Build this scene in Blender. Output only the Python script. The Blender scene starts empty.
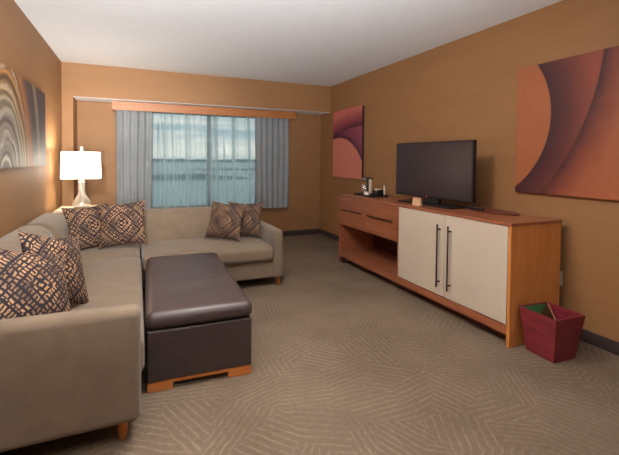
import bpy, bmesh, math, random
from mathutils import Vector, Matrix
random.seed(7)
SC = bpy.context.scene
COL = SC.collection
PI = math.pi

# ------------------------------------------------------------------ helpers
def s2l(c):
    return c/12.92 if c <= 0.04045 else ((c+0.055)/1.055)**2.4
def rgb(r, g, b):
    return (s2l(r/255), s2l(g/255), s2l(b/255), 1.0)

def obj(name, bm, m=None, parent=None, smooth=False, label=None, kind=None):
    me = bpy.data.meshes.new(name)
    bmesh.ops.recalc_face_normals(bm, faces=bm.faces[:])
    if smooth:
        for f in bm.faces: f.smooth = True
    bm.to_mesh(me); bm.free()
    o = bpy.data.objects.new(name, me); COL.objects.link(o)
    if m: me.materials.append(m)
    if parent: o.parent = parent
    if label: o['label'] = label
    if kind: o['kind'] = kind
    return o

def thing(name, label, cat, loc=(0, 0, 0), rotz=0, group=None):
    o = bpy.data.objects.new(name, None); COL.objects.link(o)
    o.location = loc; o.rotation_euler = (0, 0, rotz); o.empty_display_size = .05
    o['label'] = label; o['category'] = cat
    if group: o['group'] = group
    return o

def tag(o, label, cat, group=None):
    o['label'] = label; o['category'] = cat
    if group: o['group'] = group
    return o

def struct(name, bm, m, smooth=False):
    return obj(name, bm, m, None, smooth, None, 'structure')

def add_box(bm, x0, x1, y0, y1, z0, z1, bev=0, seg=2):
    r = bmesh.ops.create_cube(bm, size=1)
    vs = r['verts']
    for v in vs:
        v.co = Vector(((x0+x1)/2+v.co.x*(x1-x0), (y0+y1)/2+v.co.y*(y1-y0), (z0+z1)/2+v.co.z*(z1-z0)))
    if bev:
        es = list({e for v in vs for e in v.link_edges})
        bmesh.ops.bevel(bm, geom=es, offset=bev, segments=seg, affect='EDGES', profile=.5)
    return bm
def box(*a, **k):
    return add_box(bmesh.new(), *a, **k)

def axis_samples(h, r, n_mid, n_r=4):
    """positions along one axis of a rounded box plus local sphere angle flags"""
    out = []
    for i in range(n_r): 
        out.append(('lo', i/n_r))
    for i in range(n_mid+1): out.append(('mid', i/n_mid))
    for i in range(1, n_r+1): out.append(('hi', i/n_r))
    res = []
    for k, t in out:
        if k == 'lo': res.append(-h + r*(1-math.tan((1-t)*PI/4)))
        elif k == 'mid': res.append(-(h-r) + 2*(h-r)*t)
        else: res.append(h - r*(1-math.tan(t*PI/4)))
    return res

def add_soft(bm, c, half, r, mid=(6, 6, 4), crown=(0, 0, 0), deform=None):
    """rounded box from a subdivided cube: c centre, half sizes, r corner radius, crown = outward bulge"""
    S = [axis_samples(half[i], r, mid[i]) for i in range(3)]
    cache = {}
    def place(p):
        key = tuple(round(x, 6) for x in p)
        if key in cache: return cache[key]
        inner = Vector([max(-half[i]+r, min(half[i]-r, p[i])) for i in range(3)])
        d = Vector(p)-inner
        q = inner + (d.normalized()*r if d.length > 1e-9 else d)
        u = [q[i]/half[i] for i in range(3)]
        for i in range(3):
            if crown[i]:
                a, b = (i+1) % 3, (i+2) % 3
                q[i] += crown[i]*u[i]*(1-u[a]**2)*(1-u[b]**2)
        q = q+Vector(c)
        if deform: q = deform(q)
        v = bm.verts.new(q); cache[key] = v
        return v
    for ax in range(3):
        a, b = (ax+1) % 3, (ax+2) % 3
        for s in (-1, 1):
            for i in range(len(S[a])-1):
                for j in range(len(S[b])-1):
                    pts = []
                    for (ii, jj) in ((i, j), (i+1, j), (i+1, j+1), (i, j+1)):
                        p = [0, 0, 0]; p[ax] = s*half[ax]; p[a] = S[a][ii]; p[b] = S[b][jj]
                        pts.append(place(p))
                    if s < 0: pts.reverse()
                    try: bm.faces.new(pts)
                    except ValueError: pass
    return bm
def soft(x0, x1, y0, y1, z0, z1, r, mid=(6, 6, 4), crown=(0, 0, 0), deform=None):
    return add_soft(bmesh.new(), ((x0+x1)/2, (y0+y1)/2, (z0+z1)/2), ((x1-x0)/2, (y1-y0)/2, (z1-z0)/2), r, mid, crown, deform)

def add_lathe(bm, prof, c=(0, 0, 0), n=24):
    rings = []
    for r, z in prof:
        rings.append([bm.verts.new((c[0]+r*math.cos(2*PI*k/n), c[1]+r*math.sin(2*PI*k/n), c[2]+z)) for k in range(n)])
    for a, b in zip(rings, rings[1:]):
        for k in range(n):
            bm.faces.new((a[k], a[(k+1) % n], b[(k+1) % n], b[k]))
    bm.faces.new(rings[0][::-1]); bm.faces.new(rings[-1])
    return bm
def lathe(prof, c=(0, 0, 0), n=24): return add_lathe(bmesh.new(), prof, c, n)

def add_tube(bm, a, b, r, r2=None, n=12):
    a, b = Vector(a), Vector(b); d = (b-a)
    q = d.to_track_quat('Z', 'Y'); r2 = r if r2 is None else r2
    R = []
    for p, rr in ((a, r), (b, r2)):
        R.append([bm.verts.new(p + q @ Vector((rr*math.cos(2*PI*k/n), rr*math.sin(2*PI*k/n), 0))) for k in range(n)])
    for k in range(n):
        bm.faces.new((R[0][k], R[0][(k+1) % n], R[1][(k+1) % n], R[1][k]))
    bm.faces.new(R[0][::-1]); bm.faces.new(R[1])
    return bm
def tube(*a, **k): return add_tube(bmesh.new(), *a, **k)

# ------------------------------------------------------------------ material helpers
class NT:
    def __init__(s, name):
        s.m = bpy.data.materials.new(name); s.m.use_nodes = True
        s.t = s.m.node_tree; s.t.nodes.clear()
        s.out = s.n('ShaderNodeOutputMaterial')
    def n(s, typ, **k):
        nd = s.t.nodes.new(typ)
        for a, v in k.items(): setattr(nd, a, v)
        return nd
    def l(s, a, b): s.t.links.new(a, b)
    def math(s, op, a, b=None, c=None):
        nd = s.n('ShaderNodeMath', operation=op)
        for i, x in enumerate((a, b, c)):
            if x is None: continue
            if isinstance(x, (int, float)): nd.inputs[i].default_value = x
            else: s.l(x, nd.inputs[i])
        return nd.outputs[0]
    def mix(s, f, a, b, mode='MIX'):
        nd = s.n('ShaderNodeMix', data_type='RGBA', blend_type=mode)
        for sock, x in ((nd.inputs[0], f), (nd.inputs[6], a), (nd.inputs[7], b)):
            if isinstance(x, (int, float)): sock.default_value = x
            elif isinstance(x, tuple): sock.default_value = x
            else: s.l(x, sock)
        return nd.outputs[2]
    def ramp(s, f, stops, interp='LINEAR'):
        nd = s.n('ShaderNodeValToRGB'); cr = nd.color_ramp; cr.interpolation = interp
        while len(cr.elements) < len(stops): cr.elements.new(.5)
        for e, (p, c) in zip(cr.elements, stops):
            e.position = p; e.color = c if isinstance(c, tuple) else (c, c, c, 1)
        s.l(f, nd.inputs[0]); return nd.outputs[0]
    def coord(s, which='Object'): return s.n('ShaderNodeTexCoord').outputs[which]
    def xyz(s, v):
        nd = s.n('ShaderNodeSeparateXYZ'); s.l(v, nd.inputs[0]); return nd.outputs
    def comb(s, x, y, z):
        nd = s.n('ShaderNodeCombineXYZ')
        for i, v in enumerate((x, y, z)):
            if isinstance(v, (int, float)): nd.inputs[i].default_value = v
            else: s.l(v, nd.inputs[i])
        return nd.outputs[0]
    def mapping(s, v, scale=(1, 1, 1), rot=(0, 0, 0), loc=(0, 0, 0)):
        nd = s.n('ShaderNodeMapping'); s.l(v, nd.inputs[0])
        nd.inputs['Scale'].default_value = scale; nd.inputs['Rotation'].default_value = rot; nd.inputs['Location'].default_value = loc
        return nd.outputs[0]
    def noise(s, v, scale, detail=4, rough=.5, dist=0):
        nd = s.n('ShaderNodeTexNoise'); s.l(v, nd.inputs['Vector'])
        nd.inputs['Scale'].default_value = scale; nd.inputs['Detail'].default_value = detail
        nd.inputs['Roughness'].default_value = rough; nd.inputs['Distortion'].default_value = dist
        return nd.outputs[0]
    def bump(s, h, strength=.3, dist=.01):
        nd = s.n('ShaderNodeBump'); nd.inputs['Strength'].default_value = strength; nd.inputs['Distance'].default_value = dist
        s.l(h, nd.inputs['Height']); return nd.outputs[0]
    def pbsdf(s, col, rough=.5, metal=0, bump=None, **k):
        b = s.n('ShaderNodeBsdfPrincipled')
        if isinstance(col, tuple): b.inputs['Base Color'].default_value = col
        else: s.l(col, b.inputs['Base Color'])
        if isinstance(rough, (int, float)): b.inputs['Roughness'].default_value = rough
        else: s.l(rough, b.inputs['Roughness'])
        b.inputs['Metallic'].default_value = metal
        if bump is not None: s.l(bump, b.inputs['Normal'])
        for a, v in k.items(): b.inputs[a.replace('_', ' ')].default_value = v
        s.l(b.outputs[0], s.out.inputs[0]); return b

def plain(name, col, rough=.5, metal=0, var=.08, scale=8, **k):
    t = NT(name); n = t.noise(t.coord(), scale, 3)
    d = tuple(c*(1-var) for c in col[:3])+(1,); u = tuple(min(1, c*(1+var)) for c in col[:3])+(1,)
    t.pbsdf(t.ramp(n, [(.3, d), (.7, u)]), rough, metal, **k); return t.m

def wood(name, dark, light, axis='Y', rough=.35, scale=14):
    t = NT(name)
    sc = {'X': (.9, scale, scale), 'Y': (scale, .9, scale), 'Z': (scale, scale, .9)}[axis]
    v = t.mapping(t.coord(), sc)
    n = t.noise(v, 2.2, 6, .6, .6)
    n2 = t.noise(t.mapping(t.coord(), tuple(x*4 for x in sc)), 3, 2)
    f = t.math('ADD', t.math('MULTIPLY', n, .75), t.math('MULTIPLY', n2, .25))
    c = t.ramp(f, [(.3, dark), (.68, light)])
    t.pbsdf(c, rough, 0, t.bump(f, .05, .003)); return t.m

def mat_wall(name, base):
    t = NT(name); c = t.coord()
    fine = t.noise(t.mapping(c, (3, 3, 90)), 2.5, 3, .6)
    broad = t.noise(t.mapping(c, (1, 1, 6)), 1.3, 3)
    f = t.math('ADD', t.math('MULTIPLY', fine, .6), t.math('MULTIPLY', broad, .4))
    d = tuple(x*.86 for x in base[:3])+(1,); u = tuple(min(1, x*1.1) for x in base[:3])+(1,)
    t.pbsdf(t.ramp(f, [(.3, d), (.7, u)]), .6, 0, t.bump(fine, .12, .004)); return t.m

def mat_carpet():
    t = NT('carpet'); c = t.coord()
    warp = t.noise(c, 1.6, 2)
    v = t.n('ShaderNodeVectorMath', operation='MULTIPLY_ADD')
    nz = t.n('ShaderNodeTexNoise'); nz.inputs['Scale'].default_value = 22; t.l(c, nz.inputs['Vector'])
    t.l(nz.outputs['Color'], v.inputs[0]); v.inputs[1].default_value = (.022, .022, 0); t.l(c, v.inputs[2])
    flat = t.mapping(v.outputs[0], (1, 1, 0), loc=(3.1, 1.7, 0))
    vo = t.n('ShaderNodeTexVoronoi', feature='F1', voronoi_dimensions='2D'); vo.inputs['Scale'].default_value = 3.6
    t.l(flat, vo.inputs['Vector'])
    rnd = t.xyz(vo.outputs['Color'])
    ang = t.math('MULTIPLY', rnd[0], PI)
    ca, sa = t.math('COSINE', ang), t.math('SINE', ang)
    p = t.xyz(v.outputs[0])
    u = t.math('ADD', t.math('MULTIPLY', p[0], ca), t.math('MULTIPLY', p[1], sa))
    st = t.math('SINE', t.math('MULTIPLY', u, t.math('ADD', 140, t.math('MULTIPLY', rnd[1], 50))))
    line = t.ramp(t.math('ADD', t.math('MULTIPLY', st, .5), .5), [(.66, 0.0), (.98, 1.0)])
    tuft = t.noise(c, 130, 3, .7)
    fade = t.ramp(t.noise(c, 3.2, 3, .6), [(.32, .25), (.62, 1.0)])
    f = t.math('MULTIPLY', t.math('MULTIPLY', line, fade), t.math('MULTIPLY', t.ramp(t.noise(c, 26, 3, .7), [(.36, .2), (.58, 1.0)]), t.math('ADD', .55, t.math('MULTIPLY', tuft, .9))))
    mott = t.noise(c, 38, 4, .7)
    base = t.mix(mott, rgb(76, 63, 51), rgb(122, 103, 83))
    base = t.mix(t.ramp(warp, [(.35, 0.0), (.7, .35)]), base, rgb(136, 117, 100))
    col = t.mix(t.math('MULTIPLY', f, .27), base, rgb(184, 162, 130))
    h = t.math('ADD', t.math('MULTIPLY', tuft, .6), t.math('MULTIPLY', line, .4))
    t.pbsdf(col, .95, 0, t.bump(h, .45, .008)); return t.m

def mat_fabric(name, base, var=.14, rough=.9, sheen=.25):
    t = NT(name); c = t.coord()
    n = t.noise(c, 9, 4, .6); fine = t.noise(c, 260, 2)
    nap = t.noise(t.mapping(c, (2, 7, 2)), 2.5, 3)
    f = t.math('ADD', t.math('MULTIPLY', n, .5), t.math('MULTIPLY', nap, .5))
    d = tuple(x*(1-var) for x in base[:3])+(1,); u = tuple(min(1, x*(1+var)) for x in base[:3])+(1,)
    b = t.pbsdf(t.ramp(f, [(.3, d), (.7, u)]), rough, 0, t.bump(t.math('ADD', t.math('MULTIPLY', fine, .2), n), .25, .008))
    b.inputs['Sheen Weight'].default_value = sheen; b.inputs['Sheen Roughness'].default_value = .4
    return t.m

def mat_pillow():
    t = NT('pillow_pattern')
    uv = t.coord('UV'); p = t.xyz(uv)
    wob = t.noise(uv, 7, 2); wob2 = t.noise(t.mapping(uv, loc=(4, 2, 0)), 7, 2)
    u = t.math('ADD', t.math('SUBTRACT', p[0], .5), t.math('MULTIPLY', t.math('SUBTRACT', wob, .5), .06))
    v = t.math('ADD', t.math('SUBTRACT', p[1], .5), t.math('MULTIPLY', t.math('SUBTRACT', wob2, .5), .06))
    a, b = t.math('ABSOLUTE', u), t.math('ABSOLUTE', v)
    s = t.math('ADD', a, b); d = t.math('SUBTRACT', a, b)
    ring = t.math('SINE', t.math('MULTIPLY', s, 82))
    dash = t.math('SINE', t.math('MULTIPLY', d, 52))
    # long dashes broken by dark cross ticks: concentric diamonds, woven look
    dash2 = t.math('SINE', t.math('MULTIPLY', d, 92))
    blk = t.math('GREATER_THAN', t.math('SINE', t.math('MULTIPLY', s, 18)), .1)
    m1 = t.math('MULTIPLY', t.math('GREATER_THAN', ring, .0), t.math('GREATER_THAN', dash, -.45))
    m2 = t.math('MULTIPLY', t.math('GREATER_THAN', dash2, -.1), t.math('GREATER_THAN', t.math('SINE', t.math('MULTIPLY', s, 42)), -.5))
    m = t.math('ADD', t.math('MULTIPLY', m1, blk), t.math('MULTIPLY', m2, t.math('SUBTRACT', 1, blk)))
    fade = t.ramp(t.noise(uv, 3.5, 2), [(.36, .22), (.6, 1.0)])
    tan = t.mix(t.noise(t.mapping(uv, loc=(1, 7, 0)), 4, 2), rgb(156, 112, 76), rgb(194, 156, 116))
    col = t.mix(t.math('MULTIPLY', m, fade), rgb(26, 15, 24), tan)
    t.pbsdf(col, .8, 0, t.bump(t.noise(uv, 120, 2), .2, .004)); return t.m

def mat_agate():
    """concentric agate rings in shades of cream, grey, ochre and navy (object space = wall space)"""
    t = NT('agate_canvas'); p = t.xyz(t.coord())
    n = t.noise(t.coord(), 2.2, 3); n2 = t.noise(t.coord(), 9, 3)
    dy = t.math('SUBTRACT', p[1], 3.44)
    dz = t.math('MULTIPLY', t.math('SUBTRACT', p[2], 1.10), .72)
    d = t.math('SQRT', t.math('ADD', t.math('MULTIPLY', dy, dy), t.math('MULTIPLY', dz, dz)))
    d = t.math('ADD', d, t.math('ADD', t.math('MULTIPLY', t.math('SUBTRACT', n, .5), .05), t.math('MULTIPLY', t.math('SUBTRACT', n2, .5), .012)))
    f = t.math('DIVIDE', d, 1.4)
    st = [(0, rgb(84, 74, 68)), (.05, rgb(150, 138, 128)), (.08, rgb(72, 62, 56)), (.115, rgb(150, 138, 128)), (.14, rgb(76, 64, 58)), (.175, rgb(160, 148, 136)),
          (.20, rgb(84, 72, 66)), (.235, rgb(166, 154, 142)), (.26, rgb(92, 80, 72)), (.295, rgb(160, 150, 136)), (.315, rgb(112, 98, 84)), (.345, rgb(184, 170, 140)), (.365, rgb(130, 106, 74)),
          (.39, rgb(196, 160, 106)), (.415, rgb(84, 58, 40)), (.44, rgb(186, 134, 80)), (.48, rgb(140, 88, 50)), (.52, rgb(190, 126, 72)), (.555, rgb(150, 96, 62)), (.585, rgb(108, 82, 82)), (.62, rgb(70, 64, 72)),
          (.70, rgb(52, 56, 68)), (.735, rgb(146, 132, 108)), (.775, rgb(128, 118, 104)), (.80, rgb(46, 50, 64)), (1, rgb(38, 44, 62))]
    c = t.ramp(f, st)
    w = t.math('ADD', t.math('MULTIPLY', t.math('SINE', t.math('MULTIPLY', d, 140)), .5), .5)
    w2 = t.math('ADD', t.math('MULTIPLY', t.math('SINE', t.math('ADD', t.math('MULTIPLY', d, 53), t.math('MULTIPLY', n, 9))), .5), .5)
    c = t.mix(t.math('MULTIPLY', w, .5), c, rgb(48, 36, 34), 'MIX')
    c = t.mix(t.math('MULTIPLY', t.math('MULTIPLY', t.math('GREATER_THAN', w2, .86), .3), t.math('LESS_THAN', f, .5)), c, rgb(226, 214, 190))
    t.pbsdf(c, .5); return t.m

def mat_abstract_big():
    t = NT('abstract_canvas_large'); p = t.xyz(t.coord()); y, z = p[1], p[2]
    n = t.noise(t.coord(), 5, 6, .65); n2 = t.noise(t.coord(), 22, 4, .7)
    # left disc (towards +Y), right-hand boundary through (2.175,2.146) (2.055,1.668) (2.31,1.152)
    def dist(cy, cz):
        a, b = t.math('SUBTRACT', y, cy), t.math('SUBTRACT', z, cz)
        return t.math('SQRT', t.math('ADD', t.math('MULTIPLY', a, a), t.math('MULTIPLY', b, b)))
    d1 = dist(2.815, 1.722); R1 = .755
    d2 = dist(3.59, 2.318); R2 = 1.906     # second larger arc through (1.70,2.13) (1.77,1.79) (2.11,1.08)
    in1 = t.ramp(t.math('SUBTRACT', d1, R1-.5), [(.496, 1.0), (.504, 0.0)])
    in2 = t.ramp(t.math('SUBTRACT', d2, R2-.5), [(.494, 1.0), (.506, 0.0)])
    tex = t.mix(n2, rgb(136, 74, 44), rgb(220, 142, 90))
    orange = t.mix(n, rgb(172, 96, 58), tex)
    # band between the arcs, darkest against the left disc
    g = t.math('SUBTRACT', d1, R1)
    band = t.ramp(t.math('ADD', g, t.math('MULTIPLY', t.math('SUBTRACT', n, .5), .1)), [(.0, rgb(54, 26, 36)), (.14, rgb(92, 42, 42)), (.34, rgb(150, 74, 54))])
    # right of the second arc: shadow that opens into glowing orange
    h = t.math('SUBTRACT', d2, R2)
    right = t.ramp(t.math('ADD', h, t.math('MULTIPLY', t.math('SUBTRACT', n, .5), .12)), [(.0, rgb(54, 22, 30)), (.07, rgb(124, 58, 44)), (.22, rgb(172, 96, 60)), (.75, rgb(186, 106, 66))])
    c = t.mix(in2, right, band)
    c = t.mix(in1, c, orange)
    c = t.mix(t.math('MULTIPLY', n2, .35), c, rgb(78, 38, 32))
    t.pbsdf(c, .55, 0, t.bump(n2, .1, .003)); return t.m

def mat_abstract_small():
    t = NT('abstract_canvas_small'); p = t.xyz(t.coord()); y, z = p[1], p[2]
    n = t.noise(t.coord(), 5, 6, .65); n2 = t.noise(t.coord(), 22, 4, .7)
    def dist(cy, cz, k=1):
        a, b = t.math('SUBTRACT', y, cy), t.math('SUBTRACT', z, cz)
        return t.math('SQRT', t.math('ADD', t.math('MULTIPLY', a, a), t.math('MULTIPLY', b, b)))
    d1 = dist(5.541, .855); R1 = .844       # low disc: crest (5.40,1.70), falls to (4.85,1.20)
    d2 = dist(4.924, -.471); R2 = 2.317       # upper arc (5.70,1.62) (5.18,1.84) (4.84,1.88)
    in1 = t.ramp(t.math('SUBTRACT', d1, R1-.5), [(.49, 1.0), (.51, 0.0)])
    in2 = t.ramp(t.math('SUBTRACT', d2, R2-.5), [(.49, 1.0), (.51, 0.0)])
    disc = t.mix(n2, rgb(186, 100, 86), rgb(226, 146, 126))
    top = t.ramp(t.math('ADD', t.math('SUBTRACT', d2, R2), t.math('MULTIPLY', t.math('SUBTRACT', n, .5), .15)), [(.0, rgb(70, 28, 48)), (.1, rgb(140, 62, 74)), (.3, rgb(206, 114, 104))])
    mid = t.ramp(t.math('ADD', t.math('SUBTRACT', d1, R1), t.math('MULTIPLY', t.math('SUBTRACT', n, .5), .1)), [(.0, rgb(76, 32, 54)), (.1, rgb(124, 58, 80)), (.4, rgb(160, 80, 90))])
    c = t.mix(in2, top, mid); c = t.mix(in1, c, disc)
    t.pbsdf(c, .55); return t.m

def mat_sheer():
    t = NT('sheer_voile'); p = t.xyz(t.coord('Object'))
    x = t.math('ADD', p[0], t.math('MULTIPLY', p[2], .03))
    v = t.comb(x, 0, t.math('MULTIPLY', p[2], .012))
    a = t.noise(v, 7.5, 1, .5); b = t.noise(v, 15, 1, .5)
    f = t.math('ADD', t.math('MULTIPLY', a, .6), t.math('MULTIPLY', b, .4))
    dens = t.ramp(f, [(.38, .36), (.50, .44), (.56, .60), (.62, .88)])
    ridge = t.math('ABSOLUTE', t.math('SUBTRACT', t.noise(v, 9, 1, .5), .5))
    dens = t.math('MAXIMUM', dens, t.ramp(ridge, [(.004, .9), (.022, .3)]))
    tr = t.n('ShaderNodeBsdfTransparent'); tr.inputs[0].default_value = (.96, .96, .95, 1)
    df = t.n('ShaderNodeBsdfDiffuse'); df.inputs[0].default_value = rgb(150, 172, 176)
    tl = t.n('ShaderNodeBsdfTranslucent'); tl.inputs[0].default_value = rgb(205, 216, 214)
    m1 = t.n('ShaderNodeMixShader'); m1.inputs[0].default_value = .7; t.l(df.outputs[0], m1.inputs[1]); t.l(tl.outputs[0], m1.inputs[2])
    m2 = t.n('ShaderNodeMixShader'); t.l(dens, m2.inputs[0]); t.l(tr.outputs[0], m2.inputs[1]); t.l(m1.outputs[0], m2.inputs[2])
    t.l(m2.outputs[0], t.out.inputs[0]); return t.m

def mat_emit_shade():
    t = NT('lit_shade')
    tl = t.n('ShaderNodeBsdfTranslucent'); tl.inputs[0].default_value = (.8, .78, .72, 1)
    df = t.n('ShaderNodeBsdfDiffuse'); df.inputs[0].default_value = (.85, .83, .8, 1)
    m = t.n('ShaderNodeMixShader'); m.inputs[0].default_value = .5; t.l(df.outputs[0], m.inputs[1]); t.l(tl.outputs[0], m.inputs[2])
    e = t.n('ShaderNodeEmission'); e.inputs[0].default_value = (1, .93, .84, 1); e.inputs[1].default_value = 2.0
    ad = t.n('ShaderNodeAddShader'); t.l(m.outputs[0], ad.inputs[0]); t.l(e.outputs[0], ad.inputs[1])
    t.l(ad.outputs[0], t.out.inputs[0]); return t.m

def mat_glass(name, col=(1, 1, 1, 1), rough=.02, mixd=.0):
    t = NT(name)
    g = t.n('ShaderNodeBsdfGlass'); g.inputs[0].default_value = col; g.inputs['Roughness'].default_value = rough; g.inputs['IOR'].default_value = 1.45
    tr = t.n('ShaderNodeBsdfTransparent'); tr.inputs[0].default_value = col
    m = t.n('ShaderNodeMixShader'); m.inputs[0].default_value = .5; t.l(g.outputs[0], m.inputs[1]); t.l(tr.outputs[0], m.inputs[2])
    t.l(m.outputs[0], t.out.inputs[0]); return t.m

def mat_pane():
    t = NT('window_glass')
    g = t.n('ShaderNodeBsdfGlossy'); g.inputs['Roughness'].default_value = .02; g.inputs[0].default_value = (.9, .95, 1, 1)
    tr = t.n('ShaderNodeBsdfTransparent'); tr.inputs[0].default_value = (.93, .94, .93, 1)
    m = t.n('ShaderNodeMixShader'); m.inputs[0].default_value = .05; t.l(tr.outputs[0], m.inputs[1]); t.l(g.outputs[0], m.inputs[2])
    t.l(m.outputs[0], t.out.inputs[0]); return t.m

WALL = mat_wall('wallpaper', rgb(153, 111, 70))
CEIL = plain('ceiling_paint', rgb(230, 233, 236), .9, var=.015)
CARPET = mat_carpet()
BASEB = plain('rubber_baseboard', rgb(62, 50, 48), .5, var=.1)
SOFA = mat_fabric('taupe_microfibre', rgb(119, 102, 84), .17)
PILLOW = mat_pillow()
LEATHER = None
def mat_leather():
    t = NT('brown_leather'); c = t.coord()
    vo = t.n('ShaderNodeTexVoronoi', feature='DISTANCE_TO_EDGE'); vo.inputs['Scale'].default_value = 160; t.l(c, vo.inputs['Vector'])
    n = t.noise(c, 6, 4)
    t.pbsdf(t.ramp(n, [(.3, rgb(58, 45, 44)), (.7, rgb(72, 57, 55))]), t.ramp(n, [(.3, .36), (.7, .46)]), 0, t.bump(vo.outputs[0], .15, .002)); return t.m
LEATHER = mat_leather()
LEGWOOD = wood('orange_beech', rgb(196, 112, 50), rgb(226, 150, 78), 'Z', .4)
RAILWOOD = wood('orange_beech_rail', rgb(186, 104, 46), rgb(220, 142, 72), 'X', .4)
CHERRY = wood('cherry_veneer', rgb(128, 72, 48), rgb(166, 102, 70), 'Y', .3)
CHERRYX = wood('cherry_veneer_end', rgb(190, 116, 56), rgb(220, 150, 84), 'Z', .35)
DARKWOOD = wood('dark_cherry', rgb(58, 26, 20), rgb(88, 44, 32), 'Y', .4)
VALWOOD = wood('valance_veneer', rgb(158, 96, 50), rgb(186, 122, 70), 'X', .4)
CREAM = plain('cream_lacquer', rgb(200, 186, 168), .35, var=.03, scale=2)
STEEL = plain('brushed_steel', rgb(120, 112, 104), .3, 1.0)
DARKSTEEL = plain('dark_bronze_metal', rgb(52, 40, 36), .35, .7)
BLACK = plain('black_plastic', rgb(22, 18, 20), .4)
def mat_screen():
    t = NT('tv_screen'); n = t.noise(t.coord(), 3, 2)
    t.pbsdf(t.ramp(n, [(.3, rgb(44, 32, 36)), (.7, rgb(50, 38, 42))]), .28); return t.m
SCREEN = mat_screen()
DRAPE = mat_fabric('grey_drape', rgb(138, 144, 147), .08, .85, .1)
SHEER = mat_sheer()
SHADE = mat_emit_shade()
def mat_lampglass():
    t = NT('pale_lamp_glass')
    g = t.n('ShaderNodeBsdfGlossy'); g.inputs['Roughness'].default_value = .12; g.inputs[0].default_value = (.95, .93, .9, 1)
    tl = t.n('ShaderNodeBsdfTranslucent'); tl.inputs[0].default_value = (.95, .92, .88, 1)
    tr = t.n('ShaderNodeBsdfTransparent')
    a = t.n('ShaderNodeMixShader'); a.inputs[0].default_value = .6; t.l(tl.outputs[0], a.inputs[1]); t.l(tr.outputs[0], a.inputs[2])
    b = t.n('ShaderNodeMixShader'); b.inputs[0].default_value = .3; t.l(a.outputs[0], b.inputs[1]); t.l(g.outputs[0], b.inputs[2])
    t.l(b.outputs[0], t.out.inputs[0]); return t.m
LAMPGLASS = mat_lampglass()
def mat_tumbler():
    t = NT('tumbler_glass')
    g = t.n('ShaderNodeBsdfGlossy'); g.inputs['Roughness'].default_value = .1
    tl = t.n('ShaderNodeBsdfDiffuse'); tl.inputs[0].default_value = rgb(220, 190, 176)
    tr = t.n('ShaderNodeBsdfTransparent')
    a = t.n('ShaderNodeMixShader'); a.inputs[0].default_value = .6; t.l(tl.outputs[0], a.inputs[1]); t.l(tr.outputs[0], a.inputs[2])
    b = t.n('ShaderNodeMixShader'); b.inputs[0].default_value = .2; t.l(a.outputs[0], b.inputs[1]); t.l(g.outputs[0], b.inputs[2])
    t.l(b.outputs[0], t.out.inputs[0]); return t.m
TUMBLER = mat_tumbler()
CLEARGLASS = mat_glass('clear_glass', (.98, .97, .95, 1))
WHITE = plain('white_plastic', rgb(226, 216, 200), .5, var=.03)
FRAMEM = plain('window_aluminium', rgb(112, 124, 130), .45, .2)
EDGE = plain('black_canvas_edge', rgb(30, 16, 20), .6)

# ------------------------------------------------------------------ room dimensions
XL, XR = -.908, 3.079
YB = -6.0             # wall behind the viewer
YH, YA = 5.914, 6.288 # header face, alcove back wall
ZC, ZH = 2.6, 2.1525
JX = -.776
T = .12

struct('floor', box(XL-T, XR+T, YB-T, YA+T, -.12, 0), CARPET)
struct('ceiling', box(XL-T, XR+T, YB-T, YA+T, ZC, ZC+.12), CEIL)
struct('wall_left', box(XL-T, XL, YB, YH, 0, ZC), WALL)
struct('wall_right', box(XR, XR+T, YB, YA, 0, ZC), WALL)
struct('wall_behind', box(XL-T, XR+T, YB-T, YB, 0, ZC), WALL)
struct('wall_jamb', box(XL-T, JX, YH, YA, 0, ZC), WALL)
struct('wall_header', box(JX, XR, YH, YA, ZH+.004, ZC), WALL)
struct('trim_1', box(JX, XR, YH+.002, YA, ZH, ZH+.004), CEIL)
# alcove wall with the window opening
WX0, WX1, WZ0, WZ1 = .10, 1.96, .545, 2.08
bm = bmesh.new()
add_box(bm, XL-T, WX0, YA, YA+T, 0, ZC); add_box(bm, WX1, XR+T, YA, YA+T, 0, ZC)
add_box(bm, WX0, WX1, YA, YA+T, 0, WZ0); add_box(bm, WX0, WX1, YA, YA+T, WZ1, ZC)
struct('wall_back', bm, WALL)
# window
win = bpy.data.objects.new('window_1', None); COL.objects.link(win); win['kind'] = 'structure'
win.location = ((WX0+WX1)/2, YA+.06, WZ0)
def at(parent, bm, name, m, **k):
    bmesh.ops.translate(bm, verts=bm.verts[:], vec=-Vector(parent.location)); return obj(name, bm, m, parent, **k)
bm = bmesh.new(); fw = .045
add_box(bm, WX0, WX0+fw, YA+.03, YA+.09, WZ0, WZ1); add_box(bm, WX1-fw, WX1, YA+.03, YA+.09, WZ0, WZ1)
add_box(bm, WX0, WX1, YA+.03, YA+.09, WZ0, WZ0+fw); add_box(bm, WX0, WX1, YA+.03, YA+.09, WZ1-fw, WZ1)
add_box(bm, 1.06, 1.115, YA+.03, YA+.09, WZ0, WZ1)
at(win, bm, 'window_frame', FRAMEM)
at(win, box(WX0+fw, 1.06, YA+.055, YA+.061, WZ0+fw, WZ1-fw), 'pane', mat_pane())
at(win, box(1.115, WX1-fw, YA+.055, YA+.061, WZ0+fw, WZ1-fw), 'pane', bpy.data.materials['window_glass'])
# baseboards
BH = .092; BT = .012
struct('baseboard_right', box(XR-BT, XR, YB, YA, 0, BH, bev=.003), BASEB)
struct('baseboard_left', box(XL, XL+BT, YB, YH, 0, BH, bev=.003), BASEB)
struct('baseboard_back', box(JX, XR-BT, YA-BT, YA, 0, BH, bev=.003), BASEB)
struct('baseboard_jamb', box(XL+BT, JX, YH-BT, YH, 0, BH, bev=.003), BASEB)

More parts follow.
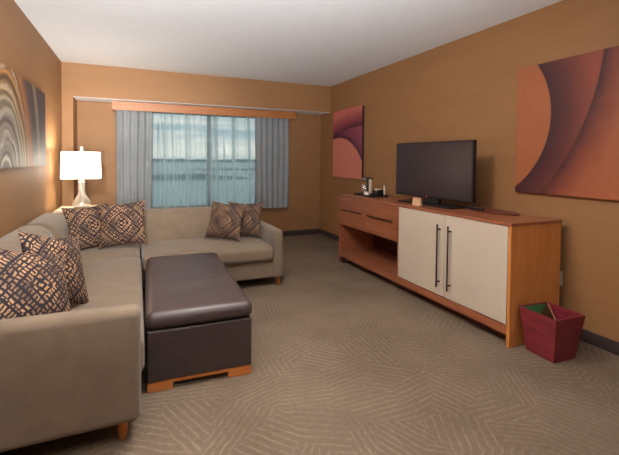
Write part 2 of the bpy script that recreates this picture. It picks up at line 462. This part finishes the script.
# ------------------------------------------------------------------ outside: lake and far shore
def mat_water():
    t = NT('lake_water'); c = t.coord()
    n = t.noise(t.mapping(c, (.004, .02, 1)), 1, 4)
    t.pbsdf(t.ramp(n, [(.35, rgb(136, 154, 152)), (.65, rgb(164, 180, 176))]), .35, 0, t.bump(n, .2, 1)); return t.m
def mat_shore():
    t = NT('tree_shore'); n = t.noise(t.coord(), .05, 5)
    t.pbsdf(t.ramp(n, [(.3, rgb(74, 92, 96)), (.7, rgb(104, 122, 124))]), .95); return t.m
SHORE = mat_shore()
struct('ground_water', box(-4000, 6000, 60, 9000, -40.5, -40), mat_water())
def ridge(name, x0, x1, y0, y1, h, step, seed):
    rnd = random.Random(seed); bm = bmesh.new(); prev = None; n = int((x1-x0)/step); hh = h*.6
    for i in range(n+1):
        x = x0+(x1-x0)*i/n; e = min(1, 6*min(i, n-i)/n+.05)
        hh += (rnd.uniform(.45, 1.1)*h-hh)*.5
        row = [bm.verts.new((x, y0, -40)), bm.verts.new((x, y0+(y1-y0)*.25, -40+hh*e)), bm.verts.new((x, y1, -40+hh*e*.8)), bm.verts.new((x, y1+5, -40))]
        if prev:
            for a in range(3): bm.faces.new((prev[a], row[a], row[a+1], prev[a+1]))
        prev = row
    return struct(name, bm, SHORE)
ridge('ground_far_shore', -1500, 5000, 6000, 7000, 52, 60, 3)
ridge('ground_peninsula', -420, 235, 800, 930, 12, 9, 5)
ridge('ground_low_point', 180, 700, 1500, 1560, 9, 14, 8)

# ------------------------------------------------------------------ curtains
VB = box(-.318, 2.5, 6.062, 6.08, 2.025, 2.148, bev=.003)
add_box(VB, -.318, -.30, 6.08, YA, 2.025, 2.148); add_box(VB, 2.482, 2.5, 6.08, YA, 2.025, 2.148); add_box(VB, -.30, 2.482, 6.08, YA, 2.132, 2.148)
tag(obj('window_valance', VB, VALWOOD),
          'long orange wood valance box above the window curtains', 'valance')
def drape(x0, x1, y, z0, z1, amp, folds, seed, nz=14, flare=0, thick=.004):
    rnd = random.Random(seed); bm = bmesh.new(); nx = folds*14
    ph = [rnd.uniform(-.6, .6) for _ in range(folds+2)]; am = [rnd.uniform(.65, 1.2) for _ in range(folds+2)]
    for k in range(1):
        g = []
        for j in range(nz+1):
            t = j/nz; z = z0+(z1-z0)*t; row = []
            for i in range(nx+1):
                u = i/nx; q = u*folds; a = int(q); fr = q-a
                pa = ph[a]*(1-fr)+ph[a+1]*fr; aa = am[a]*(1-fr)+am[a+1]*fr
                w = math.sin(2*PI*q+pa+.5*math.sin(2.2*t+seed))
                w = math.copysign(abs(w)**.8, w)
                x = x0+(x1-x0)*u + flare*(1-t)*(u-.5) + .012*math.sin(3*t+q)*(1-t)
                row.append(bm.verts.new((x, y+amp*aa*w*(.8+.2*t), z)))
            g.append(row)
        for j in range(nz):
            for i in range(nx): bm.faces.new((g[j][i], g[j][i+1], g[j+1][i+1], g[j+1][i]))
    return bm
t_ = thing('window_curtain', 'left grey blackout curtain hanging behind the lamp side of the sectional', 'curtain', (-.02, 6.13, .55), 0, 'grey blackout curtains')
at(t_, drape(-.27, .225, 6.13, .545, 2.03, .022, 5, 1), 'curtain_cloth', DRAPE, smooth=True)
at(t_, box(-.26, .22, 6.126, 6.134, 2.02, 2.04), 'heading_tape', DRAPE)
t_ = thing('window_curtain', 'right grey blackout curtain hanging beside bare wall at right of window', 'curtain', (2.1, 6.13, .53), 0, 'grey blackout curtains')
at(t_, drape(1.80, 2.40, 6.13, .525, 2.03, .022, 6, 4), 'curtain_cloth', DRAPE, smooth=True)
at(t_, box(1.81, 2.39, 6.126, 6.134, 2.02, 2.04), 'heading_tape', DRAPE)
tag(obj('sheer_curtain', drape(.16, 1.07, 6.225, .545, 2.05, .014, 13, 2, thick=0), SHEER, smooth=True),
    'translucent sheer curtain over left window pane, with dark gathered folds', 'sheer curtain', 'sheer voile curtains')
tag(obj('sheer_curtain', drape(1.08, 1.93, 6.225, .545, 2.05, .014, 12, 6, thick=0), SHEER, smooth=True),
    'translucent sheer curtain over right window pane, next to right grey curtain', 'sheer curtain', 'sheer voile curtains')

# ------------------------------------------------------------------ sectional sofa
sofa = thing('sectional_sofa', 'L-shaped taupe microfibre sectional sofa with short orange wooden legs', 'sofa', (0, 0, 0))
SB = 4.74  # back of sofa
bm = soft(-.885, .012, 1.95, SB, .105, .30, .02, (4, 10, 2)); add_soft(bm, (.68, (3.80+SB)/2, .195), (.665, (SB-3.80)/2, .10), .02, (8, 4, 2))
obj('base', bm, SOFA, sofa, True)
obj('arm', soft(-.89, .018, 1.88, 1.99, .118, .645, .038, (8, 3, 6), (0, .004, .006)), SOFA, sofa, True)
obj('arm', soft(1.322, 1.42, 3.755, SB, .095, .597, .03, (3, 8, 6), (.004, .004, .004)), SOFA, sofa, True)
obj('seat_cushion', soft(-.66, .035, 1.995, 3.765, .27, .448, .04, (8, 14, 3), (.004, 0, .02)), SOFA, sofa, True)
obj('seat_cushion', soft(-.66, .032, 3.782, 4.50, .27, .444, .04, (8, 8, 3), (0, 0, .026)), SOFA, sofa, True)
obj('seat_cushion', soft(.048, 1.318, 3.745, 4.50, .285, .442, .045, (12, 8, 3), (0, .008, .02)), SOFA, sofa, True)
def lean_x(q):
    k = (q.z-.44)/.33; w = min(1, max(0, (q.x+.90)/.24))
    return Vector((max(-.903, q.x-.13*max(-.2, k)*w), q.y, q.z))
def lean_y(q):
    k = (q.z-.44)/.33
    return Vector((q.x, q.y+.10*max(-.2, k)*(1 if q.y < 4.58 else .15), q.z))
obj('back_cushion', soft(-.90, -.56, 1.995, 3.860, .31, .768, .085, (5, 14, 6), (.04, .004, .012), lean_x), SOFA, sofa, True)
obj('back_cushion', soft(-.90, -.56, 3.876, 4.72, .31, .762, .085, (5, 8, 6), (.05, .004, .006), lean_x), SOFA, sofa, True)
obj('back_cushion', soft(-.66, 1.318, 4.41, SB, .31, .762, .065, (14, 5, 6), (0, .03, .004), lean_y), SOFA, sofa, True)
for x, y, dx, dy in ((-.062, 1.985, .0, 0), (-.82, 1.985, 0, 0), (1.385, 3.87, .02, -.02), (1.37, 4.66, 0, 0), (-.82, 4.66, 0, 0)):
    obj('leg', tube((x+dx, y+dy, 0), (x, y, .122), .019, .027, 20), LEGWOOD, sofa, True)

# ------------------------------------------------------------------ throw pillows
def pillow(label, loc, rot, size=.43, thick=.07):
    bm = bmesh.new(); uvl = bm.loops.layers.uv.new('UVMap'); n = 18; h = size/2
    def P(u, v, s):
        k = 1-.13*(1-abs(v)**1.6)*abs(u)**1.5; m = 1-.13*(1-abs(u)**1.6)*abs(v)**1.5
        w = max(0, (1-u*u)*(1-v*v))**.5
        crease = 1+.05*math.sin(9*u+4*v)*(1-abs(u))
        return Vector((u*h*k*1.04, s*thick*w*crease, v*h*m*1.04))
    V = {}
    for s in (-1, 1):
        for i in range(n+1):
            for j in range(n+1):
                u, v = math.sin((2*i/n-1)*PI/2), math.sin((2*j/n-1)*PI/2)
                edge = i in (0, n) or j in (0, n)
                key = (i, j, 0 if edge else s)
                if key not in V: V[key] = bm.verts.new(P(u, v, s))
    for s in (-1, 1):
        for i in range(n):
            for j in range(n):
                ks = [(i, j), (i+1, j), (i+1, j+1), (i, j+1)]
                vs = [V[(a, b, 0 if a in (0, n) or b in (0, n) else s)] for a, b in ks]
                if s > 0: vs.reverse(); ks = ks[::-1]
                f = bm.faces.new(vs); f.smooth = True
                for lp, (a, b) in zip(f.loops, ks):
                    lp[uvl].uv = (.5+.5*math.sin((2*a/n-1)*PI/2), .5+.5*math.sin((2*b/n-1)*PI/2))
    o = obj('throw_pillow', bm, PILLOW, None, True)
    M = Matrix.Rotation(rot[0], 3, 'Z') @ Matrix.Rotation(rot[1], 3, 'X') @ Matrix.Rotation(rot[2], 3, 'Y')
    o.rotation_euler = M.to_euler(); o.location = loc
    return tag(o, label, 'pillow', 'patterned throw pillows on the sofa')
pillow('navy and tan patterned pillow in the sofa corner, partly overlapped by its neighbour', (-.405, 4.165, .678), (.40, -.38, -.06), .42, .055)
pillow('navy and tan patterned pillow before left grey curtain, right one of corner pair', (-.125, 4.10, .70), (-.12, -.26, -.06), .42, .06)
pillow('navy and tan patterned pillow leaning on sofa back, left one of right-end pair', (.90, 4.165, .665), (-.6, -.36, .06), .40)
pillow('navy and tan patterned pillow against the right arm of the sofa', (1.135, 4.255, .655), (-.35, -.32, .04), .385)
pillow('navy and tan patterned pillow nearest the viewer, slouching by the near sofa arm', (-.475, 2.215, .685), (.98, -.5, .36), .42, .07)
pillow('navy and tan patterned pillow leaning on left sofa back, behind the nearest pillow', (-.42, 2.53, .695), (1.08, -.38, .28), .42, .065)

# ------------------------------------------------------------------ ottoman
ott = thing('storage_ottoman', 'long dark brown leather storage ottoman pushed against the sofa', 'ottoman', (.048, 2.30, 0), math.radians(-1.6))
W, L = .616, 1.39
obj('body', soft(.004, W-.004, .004, L-.004, .055, .352, .012, (6, 10, 4), (.004, .004, 0)), LEATHER, ott, True)
obj('lid', soft(-.004, W+.004, -.004, L+.004, .352, .455, .045, (10, 16, 3), (.004, .004, .02)), LEATHER, ott, True)
fr = obj('base_rail', box(.02, W-.02, .012, .05, .036, .056), RAILWOOD, ott)
obj('base_rail', box(.02, W-.02, L-.05, L-.012, .036, .056), RAILWOOD, ott)
for x in (.006, W-.146):
    for y in (.006, L-.076):
        obj('foot', box(x, x+.14, y, y+.07, 0, .052, bev=.003), RAILWOOD, ott)

# ------------------------------------------------------------------ end table + lamp
TTOP = plain('pale_table_top', rgb(196, 178, 150), .5)
tb = thing('end_table', 'wooden end table in the corner behind sofa, holding the lamp', 'table', (-.58, 5.22, 0))
obj('table_top', box(-.27, .27, -.25, .25, .715, .74, bev=.005), TTOP, tb)
obj('apron', box(-.24, .24, -.22, .22, .65, .715), CHERRY, tb)
for sx in (-1, 1):
    for sy in (-1, 1): obj('leg', tube((sx*.23, sy*.21, 0), (sx*.22, sy*.2, .66), .016, .024), CHERRY, tb, True)
lamp = thing('table_lamp', 'lit white-shaded table lamp with a clear glass bottle base', 'lamp', (-.598, 5.2, .7405))
obj('base_plate', lathe([(.085, 0), (.085, .012), (.03, .02)]), STEEL, lamp, True)
prof = [(.05, .02), (.092, .025), (.098, .05), (.088, .085), (.062, .125), (.042, .165), (.034, .21), (.033, .30), (.04, .315)]
obj('glass_base', lathe(prof, n=32), LAMPGLASS, lamp, True)
obj('stem', tube((0, 0, .02), (0, 0, .34), .007), STEEL, lamp, True)
obj('socket', lathe([(.028, .315), (.03, .325), (.018, .34), (.018, .40)]), STEEL, lamp, True)
# rectangular fabric shade, slightly wider below
bm = bmesh.new(); zs0, zs1 = .352, .665
def ringrect(hx, hy, z): return [bm.verts.new((sx*hx, sy*hy, z)) for sx, sy in ((-1, -1), (1, -1), (1, 1), (-1, 1))]
A, B = ringrect(.198, .14, zs0), ringrect(.190, .134, zs1)
A2, B2 = ringrect(.194, .136, zs0), ringrect(.186, .130, zs1)
for k in range(4):
    j = (k+1) % 4
    bm.faces.new((A[k], A[j], B[j], B[k])); bm.faces.new((A2[j], A2[k], B2[k], B2[j]))
    bm.faces.new((A[j], A[k], A2[k], A2[j])); bm.faces.new((B[k], B[j], B2[j], B2[k]))
obj('lamp_shade', bm, SHADE, lamp)
bm = tube((-.198, 0, zs1-.01), (.198, 0, zs1-.01), .003); add_tube(bm, (0, 0, .40), (0, 0, zs1+.02), .003)
obj('harp', bm, STEEL, lamp)
obj('finial', lathe([(.006, zs1+.005), (.016, zs1+.012), (.016, zs1+.03), (.010, zs1+.035), (.016, zs1+.045), (.016, zs1+.058), (.006, zs1+.064)]), WHITE, lamp, True)
obj('bulb', lathe([(.012, .40), (.028, .44), (.03, .46), (.02, .485), (.004, .495)]), WHITE, lamp, True)

# ------------------------------------------------------------------ paintings
def painting(name, label, x_in, x_out, y0, y1, z0, z1, m, edge_m):
    t = thing(name, label, 'painting', (x_in, (y0+y1)/2, z0))
    s = 1 if x_out > x_in else -1
    lo, hi = sorted((x_in+s*.001, x_out-s*.003))
    at(t, box(lo, hi, y0, y1, z0, z1), 'stretcher_frame', edge_m)
    lo, hi = sorted((x_out-s*.003, x_out))
    o = obj('canvas', box(lo, hi, y0, y1, z0, z1), m, None)
    o.parent = t; o.matrix_parent_inverse = Matrix.Translation(-Vector(t.location))
    return t
painting('wall_painting', 'agate-like concentric ring canvas in grey, ochre and navy on left wall', XL, XL+.03, 2.6, 4.76, 1.255, 2.002, mat_agate(), plain('tan_canvas_edge', rgb(150, 110, 70), .6))
painting('wall_painting', 'large orange and maroon curved abstract canvas at right, above waste bin', XR, XR-.035, .75, 2.358, 1.075, 2.135, mat_abstract_big(), EDGE)
painting('wall_painting', 'tall small red and plum abstract canvas near the window corner', XR, XR-.035, 4.843, 5.741, 1.06, 2.141, mat_abstract_small(), EDGE)

# ------------------------------------------------------------------ media console
SX0, SX1, SY0, SY1, SH = 2.455, 2.99, 1.921, 4.437, .895
st = thing('media_console', 'long cherry wood media console with cream double doors and open shelf', 'cabinet', ((SX0+SX1)/2, (SY0+SY1)/2, 0))
def sp(name, bm, m, par=None, **k):
    bmesh.ops.translate(bm, verts=bm.verts[:], vec=-Vector(st.location)); return obj(name, bm, m, par or st, **k)
TH = .022
sp('top', box(SX0-.006, SX1+.006, SY0-.006, SY1+.006, SH-TH, SH, bev=.002), CHERRY)
sp('side_panel', box(SX0, SX1, SY0, SY0+.024, 0, SH-TH), CHERRYX, label='orange wood end panel beside the bin')
sp('side_panel', box(SX0, SX1, SY1-.024, SY1, .04, SH-TH), CHERRY)
sp('foot', box(SX0+.01, SX0+.06, SY1-.075, SY1-.004, 0, .085), DARKWOOD)
sp('foot', box(SX1-.06, SX1-.01, SY1-.075, SY1-.004, 0, .085), DARKWOOD)
sp('plinth', box(SX0+.10, SX1-.05, SY0+.03, SY1-.14, 0, .085), DARKWOOD)
sp('bottom_panel', box(SX0, SX1, SY0+.024, SY1-.024, .085, .152, bev=.002), CHERRY)
sp('back_panel', box(SX1-.012, SX1, SY0+.024, SY1-.024, .152, SH-TH), DARKWOOD)
sp('divider', box(SX0+.002, SX1-.012, 3.190, 3.212, .152, SH-TH), CHERRY)
sp('drawer_bottom', box(SX0+.004, SX1-.012, 3.212, SY1-.024, .505, .525), CHERRY)
for i, (a, b) in enumerate(((1.948, 2.556), (2.560, 3.188))):
    d = sp('door', box(SX0-.004, SX0+.016, a, b, .160, .868, bev=.002), CREAM)
    hy = 2.485 if i == 0 else 2.61
    bm = tube((SX0-.04, hy, .235), (SX0-.04, hy, .785), .0075)
    for z in (.28, .74): add_tube(bm, (SX0-.004, hy, z), (SX0-.04, hy, z), .006)
    sp('handle', bm, DARKSTEEL, d, smooth=True)
for a, b in ((3.215, 3.80), (3.806, 4.411)):
    d = sp('drawer', box(SX0-.004, SX0+.40, a, b, .528, .868, bev=.002), CHERRY)
    c = (a+b)/2
    bm = tube((SX0-.022, c-.23, .705), (SX0-.022, c+.23, .705), .007)
    for y in (c-.2, c+.2): add_tube(bm, (SX0-.004, y, .705), (SX0-.022, y, .705), .005)
    sp('handle', bm, DARKSTEEL, d, smooth=True)

# ------------------------------------------------------------------ things on the console
tv = thing('television', 'black flat-screen television on a pedestal, on top of the console', 'television', (2.735, 3.05, SH), math.atan2(.06, 1.03))
# local: y along the screen, -x faces the room
obj('bezel', box(-.014, .03, -.505, .515, .068, .632, bev=.006), BLACK, tv)
obj('screen', box(-.0165, -.013, -.492, .502, .088, .620), SCREEN, tv)
obj('back_housing', box(.03, .06, -.36, .36, .10, .45, bev=.012), BLACK, tv)
obj('neck', box(.0, .04, -.10, .10, .016, .16, bev=.006), BLACK, tv)
bm = soft(-.12, .12, -.36, .36, 0, .016, .0075, (4, 8, 1)); obj('base_plate', bm, BLACK, tv, True)
obj('logo', tube((-.0155, .045, .078), (-.0185, .045, .078), .011, n=20), plain('pink_logo', rgb(176, 92, 96), .4), tv)

card = thing('tent_card', 'small pale folded card standing in front of the television', 'card', (2.545, 3.03, SH))
bm = bmesh.new()
add_box(bm, -.004, 0, -.055, .055, 0, .075); bmesh.ops.rotate(bm, verts=bm.verts[:], cent=(0, 0, .075), matrix=Matrix.Rotation(.16, 3, 'Y'))
obj('front_leaf', bm, plain('tan_card', rgb(206, 164, 128), .7), card)
bm = box(0, .004, -.055, .055, 0, .075); bmesh.ops.rotate(bm, verts=bm.verts[:], cent=(0, 0, .075), matrix=Matrix.Rotation(-.16, 3, 'Y'))
obj('back_leaf', bm, bpy.data.materials['tan_card'], card)

bm = bmesh.new(); 
def oval(rx, ry, z, n=40): return [bm.verts.new((rx*math.cos(2*PI*k/n), ry*math.copysign(abs(math.sin(2*PI*k/n))**1.0, math.sin(2*PI*k/n)), z)) for k in range(n)]
R_ = [oval(.125, .245, 0), oval(.13, .25, .010), oval(.124, .243, .012), oval(.118, .235, .008)]
for a, b in zip(R_, R_[1:]):
    for k in range(40): bm.faces.new((a[k], a[(k+1) % 40], b[(k+1) % 40], b[k]))
bm.faces.new(R_[0][::-1]); bm.faces.new(R_[-1])
mat_o = obj('desk_mat', bm, wood('plum_board', rgb(92, 46, 40), rgb(112, 60, 50), 'Y', .3)); mat_o.location = (2.855, 2.425, SH)
tag(mat_o, 'flat dark oval mat lying on the console right of the television', 'mat')
rem = thing('remote_control', 'slim black remote control lying on the oval mat beside television', 'remote', (2.785, 2.545, SH+.0125), math.radians(4))
obj('body', soft(-.02, .02, -.085, .085, 0, .018, .007, (2, 4, 1)), BLACK, rem, True)
bm = bmesh.new()
for i in range(6):
    for j in (-1, 0, 1): add_box(bm, j*.011-.0035, j*.011+.0035, -.065+i*.02, -.057+i*.02, .017, .0195)
obj('buttons', bm, plain('grey_rubber', rgb(120, 112, 110), .6), rem)

# coffee service
TX, TY = 2.70, 4.085
tray = thing('serving_tray', 'black serving tray at far end of console under coffee maker', 'tray', (TX, TY, SH))
obj('tray_base', box(-.12, .12, -.195, .195, 0, .008), BLACK, tray)
bm = bmesh.new()
add_box(bm, -.125, -.117, -.2, .2, 0, .022); add_box(bm, .117, .125, -.2, .2, 0, .022); add_box(bm, -.117, .117, -.2, -.192, 0, .022); add_box(bm, -.117, .117, .192, .2, 0, .022)
obj('rim', bm, BLACK, tray)
cm = thing('coffee_maker', 'small black and silver single-cup coffee maker on the tray', 'coffee maker', (TX+.02, TY+.05, SH+.009))
obj('base', box(-.05, .03, -.05, .12, 0, .018, bev=.004), STEEL, cm)
obj('water_column', box(-.04, .0, -.045, .012, .018, .18, bev=.004), BLACK, cm)
obj('column_trim', box(-.040, -.002, -.051, -.044, .02, .20), plain('silver_trim', rgb(226, 208, 184), .4, .1), cm)
obj('brew_head', box(-.048, .02, -.045, .125, .172, .215, bev=.008), BLACK, cm)
bm = bmesh.new()
for y in (.02, .055, .09): add_box(bm, -.051, -.047, y-.008, y+.008, .186, .204)
obj('buttons', bm, WHITE, cm)
gl = thing('glass_tumbler', 'clear glass tumbler standing under the coffee maker spout', 'glass', (TX-.01, TY+.115, SH+.0275))
obj('bowl', lathe([(.032, 0), (.040, .05), (.044, .11), (.041, .11), (.037, .05), (.029, .006)]), TUMBLER, gl, True)
cd = thing('condiment_box', 'black condiment box with packets on the right side of tray', 'box', (TX+.03, TY-.12, SH+.009))
bm = bmesh.new()
add_box(bm, -.045, -.04, -.05, .05, 0, .065); add_box(bm, .04, .045, -.05, .05, 0, .085); add_box(bm, -.04, .04, -.05, -.045, 0, .075); add_box(bm, -.04, .04, .045, .05, 0, .075); add_box(bm, -.04, .04, -.045, .045, 0, .005)
obj('holder', bm, BLACK, cd)
pk = plain('paper_packet', rgb(216, 188, 172), .7)
for i in range(4):
    p = obj('sugar_packet', box(-.03+i*.018, -.026+i*.018, -.038, .03, .007, .088), pk)
    p.parent = None; p.location = cd.location
    tag(p, 'pale paper packet standing in the black condiment box', 'packet', 'packets in the condiment box')
cp = thing('paper_cup', 'pale upside-down cup on tray in front of coffee maker column', 'cup', (TX-.07, TY-.02, SH+.009))
obj('cup_wall', lathe([(.034, 0), (.034, .005), (.032, .007), (.026, .042), (.022, .044)]), WHITE, cp, True)
bt = thing('slim_bottle', 'slim white bottle standing behind the condiment box', 'bottle', (TX+.10, TY-.15, SH+.009))
obj('bottle_body', lathe([(.014, 0), (.015, .004), (.015, .085), (.008, .1), (.008, .105)]), WHITE, bt, True)
obj('cap', lathe([(.010, .105), (.010, .125), (.008, .128)]), WHITE, bt, True)

# ------------------------------------------------------------------ waste bin
bn = thing('waste_bin', 'dark red square tapered waste bin on carpet beside the console', 'bin', (2.652, 1.757, 0), math.radians(-3))
def taper(h0, h1, z0, z1, t, m):
    bm = bmesh.new()
    def ring(h, z): return [bm.verts.new((sx*h, sy*h, z)) for sx, sy in ((-1, -1), (1, -1), (1, 1), (-1, 1))]
    a, b = ring(h0, z0), ring(h1, z1); c, d = ring(h1-t, z1), ring(h0-t, z0+.008)
    bm.faces.new(a[::-1]); bm.faces.new(d)
    for k in range(4):
        j = (k+1) % 4
        bm.faces.new((a[k], a[j], b[j], b[k])); bm.faces.new((b[k], b[j], c[j], c[k])); bm.faces.new((c[k], c[j], d[j], d[k]))
    return bm
def mat_bin():
    t = NT('red_stained_wood'); n = t.noise(t.mapping(t.coord(), (3, 3, 26)), 2, 5, .6)
    t.pbsdf(t.ramp(n, [(.3, rgb(98, 30, 44)), (.7, rgb(142, 50, 54))]), .35); return t.m
obj('body', taper(.102, .138, 0, .305, .007, None), mat_bin(), bn)
h = .128
bm = bmesh.new()
vs = [bm.verts.new(p) for p in ((-h, -h, .304), (h, h, .304), (h*.8, h*.8, .03), (-h*.8, -h*.8, .03))]
bm.faces.new(vs); r = bmesh.ops.extrude_face_region(bm, geom=bm.faces[:]); bmesh.ops.translate(bm, verts=[v for v in r['geom'] if isinstance(v, bmesh.types.BMVert)], vec=(.003, -.003, 0))
obj('divider', bm, plain('tan_board', rgb(168, 122, 84), .6), bn)
bm = bmesh.new()
vs = [bm.verts.new(p) for p in ((-h+.01, h-.001, .296), (h-.006, h-.001, .296), (h*.83, h*.83+.001, .06), (-h*.8, h*.83+.001, .06))]
bm.faces.new(vs); r = bmesh.ops.extrude_face_region(bm, geom=bm.faces[:]); bmesh.ops.translate(bm, verts=[v for v in r['geom'] if isinstance(v, bmesh.types.BMVert)], vec=(0, -.002, 0))
obj('recycling_liner', bm, plain('green_card', rgb(64, 132, 84), .6), bn, label='green recycling liner panel')
bm = bmesh.new()
vs = [bm.verts.new(p) for p in ((h-.004, h-.002, .300), (-h+.002, -h+.006, .300), (-h+.006, -h*.15, .288))]
bm.faces.new(vs); r = bmesh.ops.extrude_face_region(bm, geom=bm.faces[:]); bmesh.ops.translate(bm, verts=[v for v in r['geom'] if isinstance(v, bmesh.types.BMVert)], vec=(-.002, .002, 0))
obj('black_liner', bm, BLACK, bn)

# ------------------------------------------------------------------ wall socket
so = thing('wall_outlet', 'pale power outlet plate on right wall behind console end', 'outlet', (XR, 1.99, .365))
obj('cover_plate', box(-.007, 0, -.035, .035, 0, .115, bev=.003), WHITE, so)
bm = bmesh.new()
for z in (.028, .072): add_box(bm, -.009, -.006, -.017, .017, z, z+.026, bev=.002)
obj('socket', bm, plain('socket_plastic', rgb(196, 184, 166), .5), so)

# ------------------------------------------------------------------ sky
w = bpy.data.worlds.new('World'); SC.world = w; w.use_nodes = True
nt = w.node_tree; nt.nodes.clear()
def wn(t, **k):
    n = nt.nodes.new(t)
    for a, v in k.items(): setattr(n, a, v)
    return n
out = wn('ShaderNodeOutputWorld'); bg = wn('ShaderNodeBackground'); tc = wn('ShaderNodeTexCoord'); sep = wn('ShaderNodeSeparateXYZ')
nt.links.new(tc.outputs['Generated'], sep.inputs[0])
rp = wn('ShaderNodeValToRGB'); cr = rp.color_ramp
stops = [(0, rgb(176, 188, 188)), (.02, rgb(222, 224, 214)), (.045, rgb(190, 202, 204)), (.075, rgb(142, 170, 182)), (.10, rgb(170, 190, 196)), (.4, rgb(130, 158, 176)), (1, rgb(100, 128, 156))]
while len(cr.elements) < len(stops): cr.elements.new(.5)
for e, (p, c) in zip(cr.elements, stops): e.position = p; e.color = c
nt.links.new(sep.outputs[2], rp.inputs[0])
mp = wn('ShaderNodeMapping'); mp.inputs['Scale'].default_value = (3, 3, 45); nt.links.new(tc.outputs['Generated'], mp.inputs[0])
nz = wn('ShaderNodeTexNoise'); nz.inputs['Scale'].default_value = 1.6; nz.inputs['Detail'].default_value = 5; nt.links.new(mp.outputs[0], nz.inputs['Vector'])
cl = wn('ShaderNodeValToRGB'); cl.color_ramp.elements[0].position = .48; cl.color_ramp.elements[1].position = .66; nt.links.new(nz.outputs[0], cl.inputs[0])
mx = wn('ShaderNodeMix', data_type='RGBA'); nt.links.new(cl.outputs[0], mx.inputs[0]); nt.links.new(rp.outputs[0], mx.inputs[6]); mx.inputs[7].default_value = rgb(226, 226, 220)
nt.links.new(mx.outputs[2], bg.inputs[0]); bg.inputs[1].default_value = 1.75
nt.links.new(bg.outputs[0], out.inputs[0])

# ------------------------------------------------------------------ lights
def light(name, typ, loc, energy, col, size=.1, rot=(0, 0, 0), **k):
    d = bpy.data.lights.new(name, typ); d.energy = energy; d.color = col
    if typ == 'AREA': d.size = size
    else: d.shadow_soft_size = size
    for a, v in k.items(): setattr(d, a, v)
    o = bpy.data.objects.new(name, d); COL.objects.link(o); o.location = loc; o.rotation_euler = rot; return o
light('lamp_bulb_light', 'POINT', (-.598, 5.2, 1.335), 30, (1, .91, .81), .08)
# unseen lights above and behind the viewer: added fills, and an inferred floor lamp that washes the ceiling
light('overhead_fill', 'AREA', (.6, 2.15, 2.57), 48, (1, .94, .86), .5)  # added overhead fill for seats and carpet, no fitting modelled
light('rear_fill', 'POINT', (2.75, -.2, 1.7), 7, (1, .92, .82), .2)  # unseen light added at rear right to lift the bin and console end
light('corner_fill', 'SPOT', (-.35, -.5, 2.4), 800, (1, .93, .84), .15, (math.radians(81.5), 0, math.radians(1.5)), spot_size=math.radians(44), spot_blend=1)  # added warm fill aimed at the far-left corner, curtain and alcove
light('floor_uplighter', 'SPOT', (-.25, -.35, 1.1), 1200, (.97, .98, 1), .2, (math.radians(135), 0, math.radians(-5)), spot_size=math.radians(120), spot_blend=1)

# ------------------------------------------------------------------ camera
cam = bpy.data.cameras.new('camera'); co = bpy.data.objects.new('camera', cam); COL.objects.link(co)
yaw, pitch, roll = .3973, -.0259, .009
cy, sy, cp_, sp_, cr_, sr_ = math.cos(yaw), math.sin(yaw), math.cos(pitch), math.sin(pitch), math.cos(roll), math.sin(roll)
r0, f0, u0 = Vector((cy, -sy, 0)), Vector((sy, cy, 0)), Vector((0, 0, 1))
F = f0*cp_+u0*sp_; U0 = -f0*sp_+u0*cp_
Rr = r0*cr_+U0*sr_; Uu = -r0*sr_+U0*cr_
M = Matrix.Identity(4)
for i in range(3):
    M[i][0] = Rr[i]; M[i][1] = Uu[i]; M[i][2] = -F[i]
M[0][3], M[1][3], M[2][3] = 0, 0, 1.3299
co.matrix_world = M
cam.sensor_width = 36; cam.sensor_fit = 'HORIZONTAL'
cam.lens = 385.1546*36/619
cam.shift_x = (309.5-297.8903)/619; cam.shift_y = (170.3112-227.5)/619
cam.clip_start = .05; cam.clip_end = 20000
SC.camera = co
SC.view_settings.view_transform = 'Standard'
SC.view_settings.look = 'None'
SC.view_settings.exposure = 0
